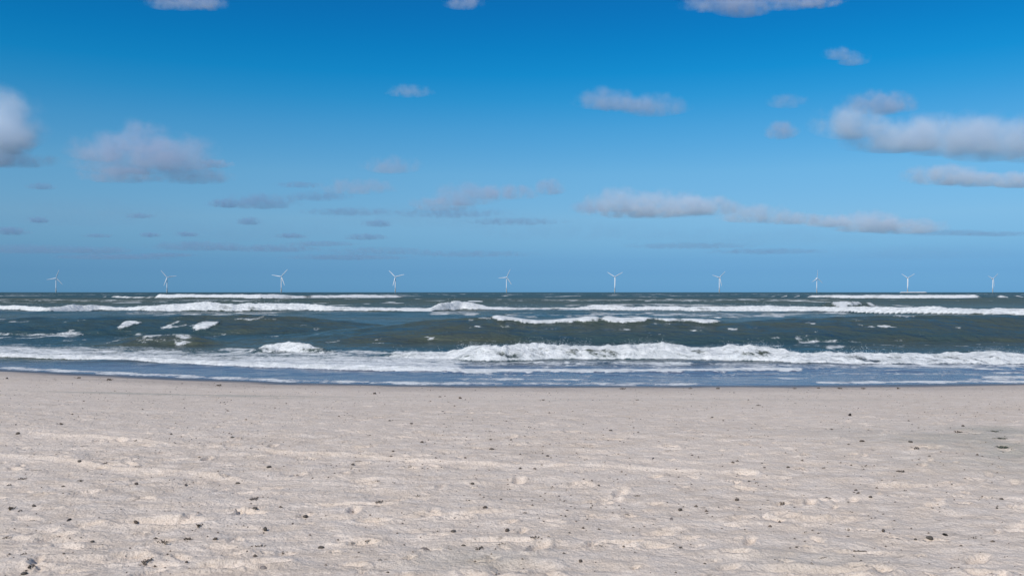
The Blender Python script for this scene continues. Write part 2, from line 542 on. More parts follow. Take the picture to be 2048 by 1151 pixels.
# 9 the far line
breaker(9, A_((-900, 590), (200, 591), (290, 591), (320, 587.8), (400, 588.4), (520, 588.2), (790, 589), (850, 590.5), (1000, 589.6), (1300, 590.2), (1540, 589.8), (1700, 588.8), (1950, 588.9), (2048, 590), (3000, 590)),
        A_((-900, 595), (200, 594.5), (320, 597), (520, 597), (800, 595), (1000, 593.8), (1300, 594.4), (1540, 594), (1700, 596), (1950, 595.6), (2048, 594.6), (3000, 595)),
        A_((-900, .5), (190, .3), (215, .75), (290, .7), (305, .3), (320, 1), (560, 1), (600, .6), (700, .95), (800, .85), (815, .2), (990, .2), (1010, .8), (1180, .75), (1300, .55), (1320, .3), (1530, .3), (1560, .85),
           (1950, 1), (1965, .3), (1990, .3), (2000, .9), (3000, .7)), 7, 9, foam=1.0, gap=.08, lump=.3, ragged=.12, rl=.35)
# 10 the white cap standing on the horizon
breaker(10, A_((1790, 582.6), (1860, 582.6)), A_((1790, 586.8), (1860, 586.8)), A_((1796, 0), (1802, 1), (1852, 1), (1858, 0)), 14, 14, ragged=.04)
Z = Zb + Zw
ROWS = HROW + (EYE - Z) * FPX / Y              # row in which each point of the surface is seen


def streak(bid, pts, half, k, ymin, ymax, rag=1.0, ridge=0.0, ends=14):
    """foam lying on the surface along a curve"""
    global F, BAND, Z
    rc = ip(pts)
    x0, x1 = pts[0][0], pts[-1][0]
    am = (sstep(x0 - ends, x0 + ends, PX) * (1 - sstep(x1 - ends, x1 + ends, PX)))[None, :]
    ys_ = .5 * (max(ymin, 30) + min(ymax, 160)) / 50
    n_ = fbm(X / (.75 * ys_) + bid * 3.1, Y / (1.6 * ys_) + 7, 4, bid, .6) - .5
    hv = half(PX)[None, :] if callable(half) else half
    q = (ROWS - rc - n_ * 7 * rag) / (hv * (1 + 1.6 * n_))
    f = k * am * np.exp(-q ** 4) * ((Y > ymin) & (Y < ymax)) * (.78 + .9 * (n_ + .12))
    BAND = np.where(f > np.maximum(F, .3), bid, BAND)
    F = np.maximum(F, f)
    if ridge: Z = Z + ridge * np.clip(f, 0, 1)


# lip foam on the dark swell
streak(4, A_((985, 634), (1020, 638), (1050, 643), (1075, 645.5), (1110, 644), (1150, 640), (1195, 636)), 4.0, 1.2, 55, 72, ridge=.12)
streak(4, A_((1205, 635), (1240, 640), (1265, 640), (1300, 637), (1345, 641), (1440, 642)), 4.0, 1.1, 55, 72, ridge=.12)
streak(4, A_((960, 636), (985, 637)), 2.0, .6, 55, 72)
streak(8, A_((1642, 603.5), (1692, 608), (1742, 604.5)), lambda p: 1.3 + 6 * np.clip(1 - np.abs(p - 1692) / 44, 0, 1) ** .8, 1.1, 186, 206, rag=.3, ridge=.15, ends=10)
# caps on the teal swell
streak(11, A_((236, 656), (250, 650), (262, 647), (280, 645)), lambda p: 2 + 5 * np.exp(-((p - 252) / 16) ** 2), 1.0, 60, 80, rag=1.7, ridge=.14, ends=12)
streak(12, A_((386, 656), (405, 652), (420, 649), (438, 644)), lambda p: 2 + 7 * np.exp(-((p - 405) / 18) ** 2), 1.0, 60, 80, rag=1.7, ridge=.14, ends=12)
streak(11, A_((322, 656), (345, 648), (360, 643)), 3, .75, 60, 80, ends=6)
streak(11, A_((335, 655), (380, 650)), 2.5, .6, 60, 80, ends=8)
streak(6, A_((284, 672), (330, 669), (384, 671)), 4.5, .85, 50, 60, ends=10)
streak(6, A_((270, 681), (330, 680), (385, 683)), 5, .58, 50, 60, ends=16)
streak(13, A_((-300, 668), (0, 667), (60, 670), (160, 666)), 4, .62, 57, 72, ends=10)
streak(13, A_((440, 640), (520, 636), (560, 640)), 2, .45, 60, 80)
streak(13, A_((750, 679), (780, 675)), 3, .55, 50, 64, ends=8)
streak(13, A_((1600, 684), (1660, 681), (1720, 684)), 2.5, .52, 46, 62)
streak(13, A_((1650, 694), (1690, 692)), 3, .7, 46, 62, ends=8)
# dissolving foam between the second line and the swell
streak(7, A_((1130, 609.5), (1300, 608), (1470, 611)), 3, .55, 150, 240)
streak(7, A_((1000, 630), (1200, 628), (1480, 630), (1700, 628)), 5, .50, 73, 150)
streak(7, A_((250, 626), (420, 627), (560, 625)), 4, .46, 73, 150)
streak(7, A_((860, 626), (960, 626)), 4, .55, 73, 150)
streak(7, A_((1780, 631), (1830, 632)), 2, .6, 60, 150)
# the swash: thin lines of foam on the shallow water
streak(14, A_((880, 739), (915, 740.5), (1100, 741), (1300, 741), (1480, 739), (1540, 737.5), (1606, 739)), 3.4, 1.0, 33, 40, rag=.5, ridge=.03, ends=6)
streak(14, A_((1000, 731), (1300, 731), (1560, 733)), 3, .42, 33, 42)
streak(15, A_((-900, 724), (-300, 729), (0, 735.5), (200, 744.5), (400, 753.5), (600, 761.5), (800, 765.5), (1000, 767), (1400, 767)), 3.2, .72, 28, 60, rag=.25, ridge=.015, ends=60)
streak(15, A_((912, 757.5), (1030, 757.5), (1130, 759), (1240, 759)), 2.2, .62, 29, 36, rag=.4)
streak(15, A_((1630, 765), (1800, 763.5), (1930, 763), (2200, 763), (3000, 762)), 2.4, .9, 28, 36, rag=.25, ridge=.015)
streak(15, A_((1935, 757), (1990, 755), (2200, 755), (3000, 755)), 4.0, .8, 28, 36, rag=.5, ridge=.02, ends=25)
streak(14, A_((900, 727), (1200, 725), (1400, 727), (1600, 732), (1800, 730), (2100, 732), (3000, 726)), 4.5, .62, 34, 44, rag=.8)
streak(15, A_((1000, 750), (1300, 749), (1620, 748), (2100, 745), (3000, 742)), 3.0, .36, 30, 40)
streak(9, A_((-300, 600), (0, 599), (300, 601), (560, 600)), 1.6, .5, 260, 420, ends=60)
streak(9, A_((990, 599), (1200, 600), (1500, 599), (1700, 600)), 1.6, .5, 260, 420, ends=60)
streak(1, A_((430, 700), (560, 704), (700, 705), (830, 706)), 6.5, .62, 40, 53, rag=.9, ends=50)
# the surf's own whitecaps further out, thinly strewn
wc = fbm(X / 14, Y / 22, 4, 2)
F = np.maximum(F, .9 * sstep(.70, .78, wc) * sstep(160, 230, Y) * sstep(460, 400, Y))
wc = fbm(X / 26, Y / 60, 4, 1)
F = np.maximum(F, .75 * sstep(.64, .74, wc) * sstep(520, 620, Y) * sstep(2500, 1500, Y))
wc = fbm(X / 1.6, Y / 1.1, 4, 3)
F = np.maximum(F, .46 * sstep(.66, .78, wc) * sstep(48, 52, Y) * sstep(140, 90, Y))
wc = fbm(X / 1.3, Y / .35, 4, 1)
F = np.maximum(F, .42 * sstep(.54, .68, wc) * sstep(30.5, 33, Y) * sstep(41, 39, Y) * (sstep(900, 940, PX)[None, :] * .9 + .1))

# break the foam up: lace where it is thin, solid where it is thick
wm, wf = sstep(60, 90, Y), sstep(180, 300, Y)
n1 = (fbm(X / 1.1, Y / .9, 5, 2, .7) - .5) * (1 - wm) + (fbm(X / 2.6, Y / 2.4, 4, 1, .65) - .5) * wm * (1 - wf) + (fbm(X / 6, Y / 7, 4, 3, .65) - .5) * wf
FO = np.clip(F, 0, 1.15)
FO = np.clip(FO + n1 * 1.7 * np.clip(FO * 2.5, 0, 1) * np.clip(1.32 - FO, 0, 1), 0, 1)
SHAL = sstep(43, 37, Y) * (1 - sstep(0, 1, Zw))
NEAR = np.clip(sstep(140, 45, Y), .12, 1)
nr2, nc2 = Y.shape
V2 = np.stack([X, Y, Z], -1).reshape(-1, 3)
I = np.arange(nr2 * nc2).reshape(nr2, nc2)
Q2 = np.stack([I[:-1, :-1], I[:-1, 1:], I[1:, 1:], I[1:, :-1]], -1).reshape(-1, 4)
att = {'foam': FO.ravel(), 'silt': np.clip(SILT, 0, 1).ravel(), 'shallow': SHAL.ravel(), 'near': NEAR.ravel(), 'chop': sstep(70, 300, Y).ravel()}
fq = F.ravel()[Q2].mean(1)
bq = BAND.ravel()[Q2[:, 0]]
FOAMS = {
    1: 'broad lacy white bore rolling up the left half of the shore',
    2: 'short lumpy white crest rising behind the left shore foam',
    3: 'big tumbling white breaker along the right half of the shore',
    4: 'thin white foam on the lip of the dark middle swell',
    6: 'thin yellowish foam on the small olive wave at left',
    7: 'long white second line of breakers across the whole sea',
    8: 'short V-shaped white crest collapsing behind the second line at right',
    9: 'farthest thin white line of breakers just below the horizon',
    10: 'small white cap standing on the horizon under the ninth turbine',
    11: 'small white cap, left of the two on the teal swell',
    12: 'small white cap, right of the two on the teal swell',
    14: 'straight thin foam line in front of the big right breaker',
    15: 'thin foam edge of the swash along the wet sand',
}
taken = np.zeros(len(Q2), bool)
for b, lab in FOAMS.items():
    sel = (bq == b) & (fq > .38)
    if sel.sum() < 20: continue
    taken |= sel
    tag(link('breaker_foam', grid_mesh('breaker_foam', V2, Q2[sel], att, M_SEA)), lab, 'foam', 'white water of the surf', 'stuff')
sea = link('sea', grid_mesh('sea', V2, Q2[~taken], att, M_SEA))
tag(sea, 'rough teal and olive sea reaching to the horizon', 'sea', kind='structure')

# fine spray thrown up along the crests
M_SPRAY = new_mat('spray')
M_SPRAY[3].inputs['Base Color'].default_value = (.82, .83, .83, 1)
M_SPRAY[3].inputs['Roughness'].default_value = .6
M_SPRAY = M_SPRAY[0]
r = random.Random(11)
sv, sf = [], []
for bid, y0, y1, n_, hs, ds in ((3, 37, 47, 9000, .085, .011), (7, 146, 166, 2600, .22, .035)):
    rows = np.where((yr > y0) & (yr < y1))[0]
    sub = Z[rows]
    top = rows[np.argmax(sub, 0)]
    cols = np.where(np.abs(us2) < .63)[0]
    for i in range(n_):
        c_ = r.choice(cols)
        j_ = top[c_]
        if BAND[j_, c_] != bid: continue
        x, y, z = X[j_, c_], Y[j_, c_], Z[j_, c_]
        k = vnoise(np.array([x / (1.1 * hs / .085)]), np.array([bid + .5]), 1)[0]
        if k < r.uniform(.25, .9): continue
        p = (x + r.uniform(-.04, .04) * hs / .085, y + r.gauss(0, .25) * hs / .085, z - .02 + min(r.expovariate(1 / (hs * (.4 + 1.6 * k * k))), hs * 5))
        q = r.uniform(.5, 1.2) * ds
        b0 = len(sv)
        sv += [(p[0] + q, p[1], p[2] - q * .6), (p[0] - q, p[1] + q * .5, p[2] - q * .6), (p[0], p[1] - q, p[2] - q * .5), (p[0], p[1], p[2] + q)]
        sf += [(b0, b0 + 1, b0 + 2), (b0, b0 + 3, b0 + 1), (b0 + 1, b0 + 3, b0 + 2), (b0 + 2, b0 + 3, b0)]
me = bpy.data.meshes.new('sea_spray')
me.from_pydata(sv, [], sf)
tag(link('sea_spray', me, M_SPRAY), 'fine white spray thrown up along the breaker crests', 'spray', kind='stuff')

# ------------------------------------------------------------------ wind turbines on the horizon
def plain_mat(name, col, rough=.5, noise=0.0, scale=3.0, dark=None, bump=0.0):
    m, n, l, p = new_mat(name)
    p.inputs['Roughness'].default_value = rough
    if noise > 0:
        tc = N(n, 'ShaderNodeTexCoord')
        t = N(n, 'ShaderNodeTexNoise', Scale=scale, Detail=4.0, Roughness=.6)
        l.new(tc.outputs['Object'], t.inputs['Vector'])
        c = mixc(n, l, maprange(n, l, t.outputs['Fac'], .5 - noise, .5 + noise), dark or tuple(q * .7 for q in col), col)
        l.new(c, p.inputs['Base Color'])
        if bump:
            b = N(n, 'ShaderNodeBump', Strength=.6, Distance=bump)
            l.new(t.outputs['Fac'], b.inputs['Height'])
            l.new(b.outputs[0], p.inputs['Normal'])
    else:
        p.inputs['Base Color'].default_value = (*col, 1)
    return m


M_TURB = plain_mat('turbine_paint', (.74, .77, .80), .4, .25, .05, (.66, .69, .72))
M_FOUND = plain_mat('foundation_paint', (.70, .71, .68), .6, .25, .2, (.6, .6, .56))


def lathe_bm(prof, seg=24, axis='Z'):
    bm = bmesh.new()
    rings = []
    for r, z in prof:
        ring = []
        for i in range(seg):
            a = 2 * math.pi * i / seg
            if axis == 'Z': co = (r * math.cos(a), r * math.sin(a), z)
            else: co = (r * math.cos(a), z, r * math.sin(a))
            ring.append(bm.verts.new(co))
        rings.append(ring)
    for a, b in zip(rings, rings[1:]):
        for i in range(seg):
            bm.faces.new((a[i], a[(i + 1) % seg], b[(i + 1) % seg], b[i]))
    bm.faces.new(rings[0][::-1])
    bm.faces.new(rings[-1])
    bmesh.ops.recalc_face_normals(bm, faces=bm.faces)
    return bm


def blade_bm(L=46.0):
    """tapered, twisted aerofoil running up +Z from the hub"""
    bm = bmesh.new()
    rings = []
    st = [(0.0, 1.0, 1.0, 0), (.04, 1.05, 1.0, 5), (.10, 1.8, .8, 16), (.20, 2.2, .55, 14), (.35, 2.0, .42, 10), (.55, 1.7, .3, 6), (.75, 1.4, .22, 3), (.9, 1.05, .15, 1), (.985, .5, .09, 0), (1.0, .2, .04, 0)]
    for t, ch, th, tw in st:
        ring = []
        tw = math.radians(tw)
        for i in range(14):
            a = 2 * math.pi * i / 14
            x = ch * math.cos(a) - (ch - 1.1) * .35
            y = th * math.sin(a) * (1 - .45 * math.cos(a)) / 1.0
            ring.append(bm.verts.new((x * math.cos(tw) - y * math.sin(tw), x * math.sin(tw) + y * math.cos(tw) - .6 * t * t, 1.2 + t * L)))
        rings.append(ring)
    for a, b in zip(rings, rings[1:]):
        for i in range(14):
            bm.faces.new((a[i], a[(i + 1) % 14], b[(i + 1) % 14], b[i]))
    bm.faces.new(rings[0][::-1]); bm.faces.new(rings[-1])
    bmesh.ops.recalc_face_normals(bm, faces=bm.faces)
    return bm


def nacelle_bm():
    bm = bmesh.new()
    bmesh.ops.create_cube(bm, size=1)
    for v in bm.verts:
        v.co.x *= 4.2; v.co.y *= 11.0; v.co.z *= 4.0
        if v.co.y > 0 and v.co.z > 0: v.co.z -= .7
        if v.co.y > 0: v.co.x *= .8
        v.co.y += 3.0
    bmesh.ops.bevel(bm, geom=bm.edges[:], offset=.6, segments=3, affect='EDGES')
    return bm


HUB_Z = 80.0
me_tower = bm_mesh('tower', lathe_bm([(2.3, 14), (2.15, 30), (1.9, 52), (1.65, 70), (1.55, 78.3)]), M_TURB)
me_found = bm_mesh('foundation', lathe_bm([(2.6, -6), (2.6, 12), (2.7, 12.2), (2.7, 14.0)]), M_FOUND)
me_plat = bm_mesh('platform', lathe_bm([(3.3, 13.2), (5.0, 13.3), (5.0, 13.75), (4.8, 13.8), (4.8, 14.9), (5.0, 14.9), (5.0, 15.0), (4.7, 15.0), (4.7, 13.85), (3.3, 13.85)], 20), M_FOUND, False)
me_nac = bm_mesh('nacelle', nacelle_bm(), M_TURB)
me_hub = bm_mesh('rotor_hub', lathe_bm([(1.9, -2.5), (1.95, -3.6), (1.8, -4.6), (1.3, -5.5), (.6, -6.0), (.1, -6.15)], 20, 'Y'), M_TURB)
me_blade = bm_mesh('blade', blade_bm(), M_TURB)
ORD = ['first', 'second', 'third', 'fourth', 'fifth', 'sixth', 'seventh', 'eighth', 'ninth', 'tenth']
TURB = [(112, 29.5, 18, 30), (334, 31, 320, 25), (562.6, 32.5, 40, 14), (790.6, 32, 315, 5), (1013, 31, 25, 22), (1229.5, 32, 60, 10), (1438.6, 30.5, 46, 20), (1633.5, 29, 3, 28), (1815, 29.5, 60, 12), (1985.4, 28, 51, 22)]
POSE = ['one blade nearly up, one level', 'blades tilted up-left, right and down-left', 'one blade nearly level left and one up-right', 'blades forming a leaning Y',
        'one blade up-right and one level left', 'blades forming an upright Y', 'one blade raised up-right, one out to the left', 'one blade pointing straight up',
        'upright Y blades above the white cap', 'blades forming a Y, closest to the right edge']
for i, (px, hpx, rot, yaw) in enumerate(TURB):
    d = HUB_Z * FPX / hpx
    x = (px - 1024) / FPX * d
    t = empty('wind_turbine', (x, d, 0), math.radians(yaw))
    tag(t, f'{ORD[i]} white wind turbine from left, {POSE[i]}', 'wind turbine', 'offshore wind turbines along the horizon')
    link('foundation', me_found, None, t)
    link('platform', me_plat, None, t)
    link('tower', me_tower, None, t)
    link('nacelle', me_nac, None, t).location = (0, 0, HUB_Z)
    hb = link('rotor_hub', me_hub, None, t)
    hb.location = (0, 0, HUB_Z)
    for k in range(3):
        bl = link('blade', me_blade, None, t)
        bl.location = (0, -4.0, HUB_Z)
        bl.rotation_euler = (0, math.radians(rot + 120 * k), 0)

# ------------------------------------------------------------------ bits lying on the sand
M_PEB = plain_mat('dark_stone', (.15, .125, .10), .75, .22, 30, (.06, .05, .042), .01)
M_PEB2 = plain_mat('brown_stone', (.15, .115, .085), .75, .22, 30, (.06, .045, .035), .01)
M_WEED = plain_mat('dried_seaweed', (.12, .088, .058), .7, .25, 22, (.04, .03, .022))
M_GREEN = plain_mat('green_weed', (.085, .09, .05), .6, .25, 22, (.03, .034, .02))
M_WOOD = plain_mat('grey_driftwood', (.16, .13, .10), .85, .25, 14, (.055, .043, .034), .01)


def pebble_me(seed):
    r = random.Random(seed)
    bm = bmesh.new()
    bmesh.ops.create_icosphere(bm, subdivisions=3, radius=.5)
    cs = [Vector((r.gauss(0, 1), r.gauss(0, 1), r.gauss(0, 1))).normalized() for _ in range(9)]
    for v in bm.verts:
        d = v.co.normalized()
        k = 1.0
        for j, c in enumerate(cs):
            dt = d.dot(c)
            if dt > .62: k -= (dt - .62) * (.75 if j < 6 else -.5)
        k += .10 * math.sin(7 * d.x + seed) * math.sin(8 * d.y + 2 * seed) + .06 * math.sin(15 * d.z + 11 * d.x)
        v.co = d * .5 * k
        v.co.z *= .5
        v.co.y *= .8
    return bm_mesh('pebble', bm, M_PEB if seed % 3 else M_PEB2)


def tube_pts(bm, pts, radii, seg=5, flat=1.0):
    rings = []
    for i, p in enumerate(pts):
        t = (pts[min(i + 1, len(pts) - 1)] - pts[max(i - 1, 0)]).normalized()
        a = t.cross(Vector((0, 0, 1)))
        a = a.normalized() if a.length > 1e-4 else Vector((1, 0, 0))
        b = t.cross(a).normalized()
        rings.append([bm.verts.new(p + (a * math.cos(q) + b * math.sin(q) * flat) * radii[i]) for q in (2 * math.pi * k / seg for k in range(seg))])
    for a, b in zip(rings, rings[1:]):
        for k in range(seg):
            bm.faces.new((a[k], a[(k + 1) % seg], b[(k + 1) % seg], b[k]))
    bm.faces.new(rings[0][::-1]); bm.faces.new(rings[-1])


def weed_me(seed, green=False):
    """a crumpled handful of wrack: short curled ribbons over one another"""
    r = random.Random(seed)
    bm = bmesh.new()
    for k in range(11):
        a = r.uniform(0, 6.28); ln = r.uniform(.25, .55); cu = r.uniform(-5, 5)
        p = Vector((r.gauss(0, .13), r.gauss(0, .10), .03)); pts = []
        for i in range(7):
            pts.append(p.copy())
            a += cu / 6 + r.gauss(0, .25)
            p = p + Vector((math.cos(a), math.sin(a), 0)) * ln / 6
            p.z = .03 + .15 * math.sin(math.pi * i / 6) * r.uniform(.4, 1.2) + .008 * k
        tube_pts(bm, pts, [.018, .035, .045, .048, .042, .032, .012], 5, .45)
    bmesh.ops.recalc_face_normals(bm, faces=bm.faces)
    return bm_mesh('seaweed_clump', bm, M_GREEN if green else M_WEED)


def twig_me(seed):
    r = random.Random(seed)
    bm = bmesh.new()
    p = Vector((-.5, 0, .03)); a = r.uniform(-.2, .2); pts = []
    for i in range(9):
        pts.append(p.copy())
        a += r.gauss(0, .22)
        p = p + Vector((math.cos(a), math.sin(a) * .7, 0)) / 8
        p.z = .028 + .02 * abs(math.sin(i * 1.7 + seed))
    tube_pts(bm, pts, [.02, .034, .04, .042, .04, .036, .032, .026, .012], 7)
    q = pts[4].copy(); br = [q + Vector((.05 * j, .04 * j * (1 if seed % 2 else -1), .015 * j)) for j in range(4)]
    tube_pts(bm, br, [.026, .022, .017, .008], 6)
    bmesh.ops.recalc_face_normals(bm, faces=bm.faces)
    return bm_mesh('twig', bm, M_WOOD)


def shell_me(seed):
    """a ribbed bivalve half, hollow side down"""
    bm = bmesh.new()
    nu, nv = 13, 6
    g = []
    for j in range(nv):
        t = j / (nv - 1)
        row = []
        for i in range(nu):
            a = math.radians(-80 + 160 * i / (nu - 1))
            rr = t * .5 * (1 + .05 * (i % 2))
            z = .30 * (1 - t ** 2) ** .6 * (1 if t < 1 else 0) + (.014 if i % 2 else 0) * t
            row.append(bm.verts.new((math.sin(a) * rr * 1.1, -.25 + math.cos(a) * rr, z * (.25 + .75 * math.sin(math.pi * min(1, .25 + t * .6))))))
        g.append(row)
    for j in range(nv - 1):
        for i in range(nu - 1):
            bm.faces.new((g[j][i], g[j + 1][i], g[j + 1][i + 1], g[j][i + 1]))
    bmesh.ops.solidify(bm, geom=bm.faces[:], thickness=.03)
    bmesh.ops.recalc_face_normals(bm, faces=bm.faces)
    return bm_mesh('shell', bm, M_SHELL)


M_SHELL = plain_mat('shell', (.30, .25, .21), .55, .2, 12, (.10, .08, .08))
PEB = [pebble_me(s) for s in range(6)]
WEED = [weed_me(s) for s in range(4)]
GREEN = [weed_me(s + 20, True) for s in range(2)]
TWIG = [twig_me(s) for s in range(4)]
SHELL = [shell_me(0)]

ZA = [(38, 70, 22), (430, 68, 30), (600, 78, 34), (995, 97, 16), (1195, 108, 30), (1008, 230, 14), (395, 265, 22), (215, 235, 14), (330, 318, 34, 'w'), (100, 372, 30), (935, 373, 26), (840, 375, 20), (740, 408, 32),
      (1115, 435, 22), (460, 440, 46, 't'), (100, 433, 40, 't'), (1875, 418, 20), (575, 533, 32), (755, 550, 46, 't'), (435, 525, 34), (1470, 555, 38), (1680, 550, 34, 't'), (200, 572, 56, 't'), (440, 630, 36),
      (745, 648, 34), (1300, 645, 30), (1015, 650, 28), (50, 650, 34), (1385, 728, 46, 'w'), (185, 770, 32), (60, 783, 60, 'w'), (108, 792, 40), (518, 798, 26), (922, 793, 30), (1395, 780, 38), (1670, 830, 40),
      (185, 845, 34), (375, 845, 36), (345, 865, 30), (740, 860, 36), (620, 880, 40, 't'), (565, 893, 22), (1085, 878, 60, 'w'), (35, 940, 44), (1450, 900, 36, 'p'), (1180, 948, 34), (1030, 950, 50, 'w'), (895, 968, 70, 'w'),
      (1425, 985, 56, 'w'), (1755, 995, 40), (505, 963, 30), (130, 1028, 40), (800, 1068, 58, 'w'), (1060, 1072, 22), (1020, 1075, 30), (170, 1108, 56, 'w'), (130, 1140, 50, 'p'), (225, 1093, 44, 't'), (395, 1095, 26),
      (1435, 1105, 44), (1265, 1112, 44, 't'), (1545, 1015, 30), (1790, 685, 22), (1750, 680, 24), (1305, 678, 34, 't'), (1270, 393, 28), (125, 620, 40, 'w'), (1500, 768, 18), (1765, 880, 26), (1600, 865, 22), (970, 548, 40, 't')]
ZB = [(15, 420, 20), (158, 380, 24), (272, 300, 28), (390, 317, 22), (450, 420, 26), (510, 432, 20), (820, 358, 26), (718, 352, 18), (830, 457, 34), (935, 405, 20), (1133, 492, 24), (560, 250, 18), (1010, 385, 20),
      (685, 503, 20), (70, 543, 30), (100, 521, 44, 't'), (205, 630, 26), (385, 552, 26), (985, 563, 24), (1065, 563, 22), (1445, 525, 22), (1710, 507, 24), (1805, 360, 16), (1480, 353, 26), (1540, 580, 18), (212, 750, 42, 'w'),
      (425, 712, 40, 'w'), (215, 705, 16), (795, 777, 32), (725, 645, 28), (750, 685, 26), (1005, 803, 30), (630, 830, 18), (620, 908, 38), (915, 903, 40), (735, 942, 22), (890, 970, 34), (1065, 935, 50, 'w'),
      (1200, 940, 44, 't'), (1255, 913, 18), (145, 953, 40), (60, 977, 32), (180, 1008, 50, 't'), (460, 1003, 44), (675, 985, 30), (758, 998, 56, 'w'), (590, 998, 60, 't'), (925, 1027, 26), (1225, 1025, 22), (1315, 1070, 34),
      (220, 1060, 44), (445, 1100, 18), (1420, 980, 34), (1000, 1083, 40, 't'), (1810, 838, 36), (1620, 710, 40, 'w'), (1230, 735, 26), (1220, 665, 18), (655, 178, 24), (190, 153, 26), (1625, 187, 20), (1545, 127, 30),
      (1110, 187, 26), (1415, 655, 20), (1575, 810, 40, 't'), (545, 170, 20), (355, 940, 36, 't')]
ZC = [(88, 125, 24), (240, 125, 24), (905, 125, 30), (1035, 125, 26), (1225, 125, 26), (660, 125, 22), (790, 122, 22), (210, 283, 20), (458, 217, 26), (960, 270, 36), (860, 347, 28), (530, 402, 40, 't'), (1028, 413, 34),
      (955, 428, 26), (1293, 418, 32, 'p'), (1325, 452, 40), (1105, 460, 44, 't'), (1580, 330, 24), (1555, 365, 40), (1645, 373, 40, 't'), (1740, 356, 60, 'g'), (1790, 352, 40, 'g'), (1780, 398, 76, 'g'), (1800, 450, 100, 'g'), (1730, 447, 24, 'g'),
      (1850, 458, 40, 'g'), (495, 557, 18), (625, 557, 24), (815, 558, 26), (905, 550, 20), (1235, 577, 40), (1215, 622, 44, 't'), (410, 632, 22), (450, 640, 28), (350, 600, 18), (1395, 495, 26), (345, 735, 36), (585, 757, 50, 'w'),
      (700, 707, 26), (850, 725, 34), (948, 745, 26), (1075, 722, 30), (1005, 697, 26), (968, 800, 32), (1130, 800, 24), (1410, 772, 32), (1765, 778, 28), (1790, 730, 34), (1865, 688, 38, 't'), (720, 912, 28), (950, 892, 34),
      (1145, 905, 30), (1398, 940, 52, 'p'), (1480, 927, 34), (825, 1050, 62, 't'), (1000, 1021, 110, 't'), (670, 993, 22), (730, 955, 34, 't'), (350, 960, 30), (1195, 978, 26), (30, 990, 40), (35, 790, 34), (1320, 955, 26),
      (1640, 940, 40), (1550, 478, 40, 't')]
NAMED = {('A', 1450, 900): 'near-black upright pebble on the near sand at left',
         ('A', 895, 968): 'wide dark tangle of dried seaweed in the left foreground', ('A', 800, 1068): 'dark seaweed clump at the bottom left, right of the sand hollow',
         ('A', 170, 1108): 'dark seaweed clump in the bottom left corner', ('A', 130, 1140): 'dark pebble at the very bottom left corner', ('A', 60, 783): 'wide seaweed tangle at the left edge of the sand',
         ('A', 1385, 728): 'brown seaweed scrap below the paler wheel ridge, left of centre', ('A', 1425, 985): 'flat seaweed scrap just below the near-black upright pebble', ('A', 1085, 878): 'slanting seaweed scrap on the left foreground sand',
         ('B', 758, 998): 'dark seaweed clump at the bottom centre', ('B', 212, 750): 'dark seaweed clump left of centre below the wheel ridges', ('B', 425, 712): 'small upright curl of seaweed left of centre',
         ('B', 1065, 935): 'slanting brown seaweed scrap right of the bottom centre', ('B', 1620, 710): 'loose seaweed scrap in the middle of the right half',
         ('C', 825, 1050): 'dark bent twig at the bottom right', ('C', 1000, 1021): 'long thin driftwood twig at the bottom right', ('C', 1398, 940): 'wide dark pebble in the right foreground',
         ('C', 1800, 450): 'largest flat clump of green weed near the right edge', ('C', 1780, 398): 'middle clump of green weed near the right edge', ('C', 1293, 418): 'dark pebble in the right half, left of the green weed',
         ('C', 585, 757): 'grey-brown seaweed scrap right of centre', ('A', 200, 572): 'slanting twig near the left edge on the upper sand', ('A', 330, 318): 'dark seaweed scrap on the far sand at left'}
KINDS = {'p': ('pebble', PEB, 'pebble', 'small dark pebble lying on the pale dry sand', 'pebbles strewn over the beach'),
         'w': ('seaweed_clump', WEED, 'seaweed', 'small dark scrap of dried seaweed on the sand', 'scraps of dried seaweed on the beach'),
         'g': ('seaweed_clump', GREEN, 'seaweed', 'small flat scrap of green weed near the right edge', 'green weed near the right edge'),
         't': ('twig', TWIG, 'twig', 'thin dark twig lying on the dry sand', 'twigs strewn over the beach'),
         's': ('shell', SHELL, 'shell', 'small dull shell half lying on the dry sand', 'shells strewn over the beach')}
nb = 0
BITS = []
for zn, x0, lst in (('A', 0, ZA), ('B', 680, ZB), ('C', 1348, ZC)):
    for q in lst:
        px, row, wpx = x0 + q[0] / 2.734, 730 + q[1] / 2.734, q[2] / 2.734
        x, y, z = on_sand(px, row + 1.5)
        size = wpx * y / FPX
        kd = q[3] if len(q) > 3 else ('w' if size > .13 else ('s' if nb % 11 == 4 else ('w' if nb % 5 in (1, 2, 3) else 'p')))
        nm, pool, cat, lab, grp = KINDS[kd]
        o = link(nm, pool[nb % len(pool)])
        sz = size * {'p': .84, 'w': 1.2, 'g': 1.2, 't': 1.0, 's': 1.1}[kd]
        o.scale = (sz, sz * random.uniform(.75, 1.05), sz * (random.uniform(.9, 1.3) if kd != 'g' else .45))
        o.rotation_euler = (0, 0, random.uniform(-.5, .5) + (0 if kd in 'tg' else random.choice((0, 1.2, 2.4))))
        if kd == 'p' and (zn, q[0], q[1]) == ('A', 1450, 900): o.scale = (sz * .8, sz * .7, sz * 2.2)
        dz = {'p': .10 * o.scale[2], 'w': -.01, 'g': -.01, 't': -.004, 's': -.004}[kd]
        o.location = (x, y, z + dz)
        BITS.append((o, kd, px, row, NAMED.get((zn, q[0], q[1]))))
        nb += 1

